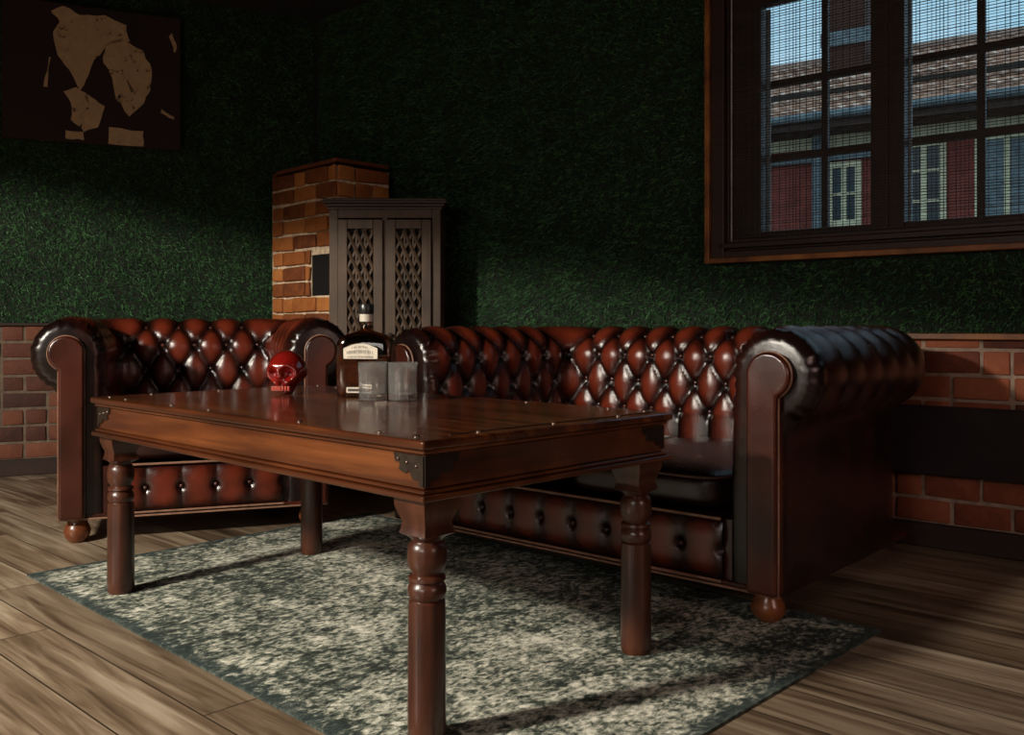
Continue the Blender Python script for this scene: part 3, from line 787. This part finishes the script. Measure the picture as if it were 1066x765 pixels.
# iron corner straps and studs
def strap(p0, p1, n):
    pass
for sx_ in (-1, 1):
    for sy in (-1, 1):
        bm = B()
        # shaped plate wrapping the corner of the apron
        X, Y = TX-.018, TY-.018; zt, zb = TZ-.030, TZ-.086
        pl = [(0, zb), (0, zt), (.085, zt), (.080, zt-.016), (.066, zt-.018), (.070, zt-.030), (.052, zt-.036), (.040, zt-.030), (.028, zt-.046), (.014, zt-.044), (.010, zb)]
        def put(mapf):
            a = [bm.verts.new(mapf(q, z, 0)) for q, z in pl]; b = [bm.verts.new(mapf(q, z, .003)) for q, z in pl]
            bm.faces.new(a); bm.faces.new(b[::-1])
            for i in range(len(pl)): bm.faces.new((a[i], b[i], b[(i+1)%len(pl)], a[(i+1)%len(pl)]))
        put(lambda q, z, d: (sx_*(X-q), sy*(Y+d), z)); put(lambda q, z, d: (sx_*(X+d), sy*(Y-q), z))
        br = obj('corner_bracket', bm, MT['iron'], tb)
        for q, z in ((.018, TZ-.05), (.045, TZ-.045), (.070, TZ-.040)):
            bm = B(); lathe(bm, [(.004, 0), (.0036, .0015), (.002, .003), (.0005, .0032)], 10)
            bmesh.ops.transform(bm, matrix=Matrix.Translation((sx_*(X-q), sy*(Y+.003), z)) @ Matrix.Rotation(R(-90*sy), 4, 'X'), verts=bm.verts)
            obj('stud', bm, MT['stud'], br, smooth=40)
spts = []
for sy in (-1, 1):
    for x in (-.69, -.58, -.30, -.10, .30, .58, .69): spts.append((x, sy*(TY-.035)))
for x in (-TX+.035, TX-.035):
    for y in (-.22, 0, .22): spts.append((x, y))
for (x, y) in spts:
    bm = B(); lathe(bm, [(.006, TZ-.001), (.0055, TZ+.002), (.003, TZ+.0035), (.0005, TZ+.004)], 12, x, y); obj('stud', bm, MT['stud'], top, smooth=40)
# slim iron strap across the top near the near-right end
bm = B(); box(bm, TX-.042, TX-.038, -TY+.10, TY-.02, TZ+.0002, TZ+.0016); obj('iron_strip', bm, MT['iron'], top)

TOPZ = TZ+.0055
# =============================================================== SKULL
def build_skull():
    t = thing('skull_ornament', 'glossy red skull ornament standing on the table left of the bottle', 'ornament', (-.683, 2.80, TOPZ+.0006), R(-12))
    bm = B(); bmesh.ops.create_icosphere(bm, subdivisions=6, radius=1)
    def g(d, s): return math.exp(-(d/s)**2)
    pf = []
    for v in bm.verts:
        p = v.co.copy()
        x, y, z = p
        # cranium above, narrower jaw below, facing -y
        wx = .060 if z > -.1 else .060-.024*min(1, (-.1-z)/.45)
        wy = .068 if z > -.1 else .068-.024*min(1, (-.1-z)/.5)
        P = Vector((x*wx, y*wy, z*.070))
        if z < -.25 and y > 0: P.y *= .55
        front = max(0, -y)
        for sx in (-1, 1):      # eye sockets, brow, cheekbones
            d = math.hypot((x-sx*.40)/1.0, (z+.02)/.85)
            P.y += .036*g(d, .27)*front
            P.z += .004*g(math.hypot(x-sx*.4, z-.28), .2)*front; P.y -= .006*g(math.hypot(x-sx*.38, z-.30), .2)*front
            P.y -= .007*g(math.hypot(x-sx*.50, z+.42), .18)*front
            P.x -= sx*.010*g(math.hypot(y+.1, z+.30), .35)*(1 if x*sx > .5 else 0)*abs(x)
        P.y += .016*g(math.hypot(x/.8, z+.42), .12)*front         # nose cavity
        P.y -= .008*g(math.hypot(x*.7, z+.78), .22)*front
        if front > .2 and -.92 < z < -.60: P.y += .0035*(abs(math.sin(x*24)) < .35)+.003*g(z+.76, .03)
        v.co = P
    zmin = min(v.co.z for v in bm.verts)
    for v in bm.verts:
        if v.co.z < zmin+.008: v.co.z = zmin+.008
        v.co.z -= zmin+.008
    m = M('red_lacquer', .08, (.17, .006, .004)); m.p.inputs['Coat Weight'].default_value = 1; m.p.inputs['Coat Roughness'].default_value = .05
    m.p.inputs['Specular IOR Level'].default_value = .8
    obj('cranium', bm, m.m, t, smooth=180)
    bm = B()
    for k in range(-3, 4):
        x = k*.0085; y = -.049+abs(k)*.0022
        v = box(bm, x-.0036, x+.0036, y-.004, y+.006, .012, .026)
    tm = M('pink_teeth', .15, (.34, .05, .035)); obj('teeth', bm, tm.m, t, bevel=.0015)
    return t
build_skull()

# =============================================================== BOTTLE
bt_ = thing('whisky_bottle', 'dark glass spirit bottle with arched cream label and black stopper behind tumblers', 'bottle', (-.425, 2.69, TOPZ), R(-10))
glass = M('bottle_glass', .05, (.75, .62, .48)); glass.p.inputs['Transmission Weight'].default_value = 1; glass.p.inputs['IOR'].default_value = 1.45
bm = B(); rings = []
def rrect(a, b, e, n=40):
    o = []
    for i in range(n):
        th = 2*PI*i/n; c, s = math.cos(th), math.sin(th); o.append((a*math.copysign(abs(c)**e, c), b*math.copysign(abs(s)**e, s)))
    return o
def loft(bm, secs):
    secs = [(a*(1.28 if z < .185 else 1), b*(1.1 if z < .185 else 1), e, z) for a, b, e, z in secs]
    rr = [[bm.verts.new((x, y, z)) for x, y in rrect(a, b, e)] for (a, b, e, z) in secs]
    n = len(rr[0])
    for p, q in zip(rr, rr[1:]):
        for i in range(n): bm.faces.new((p[i], p[(i+1)%n], q[(i+1)%n], q[i]))
    bm.faces.new(rr[0][::-1]); bm.faces.new(rr[-1])
loft(bm, [(.060, .030, .3, 0), (.064, .034, .3, .004), (.065, .035, .3, .10), (.065, .035, .3, .150), (.060, .033, .35, .168), (.044, .028, .5, .182), (.024, .020, .8, .192), (.0165, .0165, 1, .198), (.016, .016, 1, .214), (.019, .019, 1, .215), (.019, .019, 1, .219)])
obj('glass_body', bm, glass.m, bt_, smooth=50)
bm = B(); loft(bm, [(.058, .029, .3, .008), (.0595, .030, .3, .10), (.0595, .030, .3, .120), (.0595, .030, .3, .1205)])
liq = M('amber_spirit', .05, (.16, .040, .008)); liq.p.inputs['Transmission Weight'].default_value = .55; liq.p.inputs['IOR'].default_value = 1.36
obj('spirit', bm, liq.m, bt_, smooth=50)
bm = B(); lathe(bm, [(.0185, .2192), (.0195, .222), (.0195, .240), (.018, .2415)], 24); obj('neck_band', bm, simple('pale_band', (.55, .5, .42), .5), bt_, smooth=40)
bm = B(); lathe(bm, [(.021, .2416), (.022, .244), (.022, .268), (.0205, .2705)], 24); obj('stopper', bm, MT['black'], bt_, smooth=40)
# labels: arched upper label with dark lettering-like bars, small lower label
def arch(w_, z0, z1, rise, n=16):
    p = [(-w_, z0), (w_, z0), (w_, z1)]
    for k in range(1, n): t = k/n; p.append((w_-2*w_*t, z1+rise*math.sin(PI*t)))
    p.append((-w_, z1)); return p
lab = simple('cream_label', (.58, .52, .42), .6, 60, .2); ink = simple('label_ink', (.035, .02, .015), .6)
def shift(poly, dx): return [(x+dx, z) for x, z in poly]
bm = B(); prism(bm, shift(arch(.051, .112, .142, .014), -.004), -.0402, -.0387); L1 = obj('label', bm, lab, bt_)
bm = B(); rr_ = random.Random(2)
for zrow, hh, ww, n_ in ((.142, .005, .026, 8), (.128, .009, .042, 12), (.117, .005, .040, 15)):
    for k in range(n_):
        x = -ww+2*ww*(k+.1)/n_-.004; x2 = x+2*ww/n_*.62; cur = (.004*math.cos((x+.004)/ww*1.3) if zrow > .12 else 0)
        z_ = zrow+cur; box(bm, x, x+.0012, -.0407, -.0401, z_-hh/2, z_+hh/2)
        if rr_.random() < .7: box(bm, x, x2, -.0407, -.0401, z_+hh/2-.0014, z_+hh/2)
        if rr_.random() < .6: box(bm, x2-.0012, x2, -.0407, -.0401, z_-hh/2, z_+hh/2)
obj('lettering', bm, ink, L1)
bm = B(); prism(bm, [(-.046, .014), (.030, .014), (.030, .030), (-.046, .030)], -.0402, -.0387); L2 = obj('label', bm, lab, bt_)
bm = B(); box(bm, -.042, .026, -.0407, -.0401, .018, .026); obj('lettering', bm, ink, L2)

# =============================================================== TUMBLERS
gm = M('tumbler_glass', .05, (.95, .96, .93)); gm.p.inputs['Transmission Weight'].default_value = .94; gm.p.inputs['IOR'].default_value = 1.48
def tumbler(loc, rot, label):
    bm = B(); n = 40
    outer = [(.036, 0), (.039, .003), (.0395, .02), (.040, .060), (.041, .104)]; inner = [(.0385, .104), (.0375, .060), (.0365, .024), (.034, .018), (.001, .017)]
    prof = outer+[(.0398, .1055)]+inner
    rings = []
    for r_, z in prof:
        ring_ = []
        for i in range(n):
            a = 2*PI*i/n; k = 1
            if z < .09 and r_ > .0385 or (r_, z) in ((.036, 0), (.039, .003)): k = 1-.035*abs(math.sin(a*5))
            ring_.append(bm.verts.new((r_*k*math.cos(a), r_*k*math.sin(a), z)))
        rings.append(ring_)
    for a, b in zip(rings, rings[1:]):
        for i in range(n): bm.faces.new((a[i], a[(i+1)%n], b[(i+1)%n], b[i]))
    bm.faces.new(rings[0][::-1]); bm.faces.new(rings[-1])
    o = obj('tumbler', bm, gm.m, None, smooth=40, loc=loc, rotz=rot)
    tag(o, label, 'drinking glass', 'whisky tumblers on the table'); return o
tumbler((-.387, 2.566, TOPZ+.0003), 0, 'clear fluted glass tumbler in front of the bottle, nearer the red skull')
tumbler((-.303, 2.560, TOPZ+.0003), .2, 'clear fluted glass tumbler on the far side from the red skull')

# =============================================================== PENDANT LAMP above the free floor, left of the camera
pl_ = thing('pendant_lamp', 'dark metal pendant lamp hanging from the ceiling left of the table', 'pendant lamp', (LAMP[0], LAMP[1], LAMP[2]+.03))
bm = B()
pr = [(.20, 0), (.17, .06), (.10, .12), (.04, .15), (.03, .19)]; n = 40; rings = [[bm.verts.new((r_*math.cos(2*PI*i/n), r_*math.sin(2*PI*i/n), z)) for i in range(n)] for r_, z in pr]
for a, b in zip(rings, rings[1:]):
    for i in range(n): bm.faces.new((a[i], a[(i+1)%n], b[(i+1)%n], b[i]))
o = obj('lamp_shade', bm, MT['iron'], pl_, smooth=60); md = o.modifiers.new('solid', 'SOLIDIFY'); md.thickness = .003
bm = B(); tube(bm, [(0, 0, .19), (0, 0, HC-LAMP[2]-.03)], .004, 6); obj('cord', bm, MT['black'], pl_)
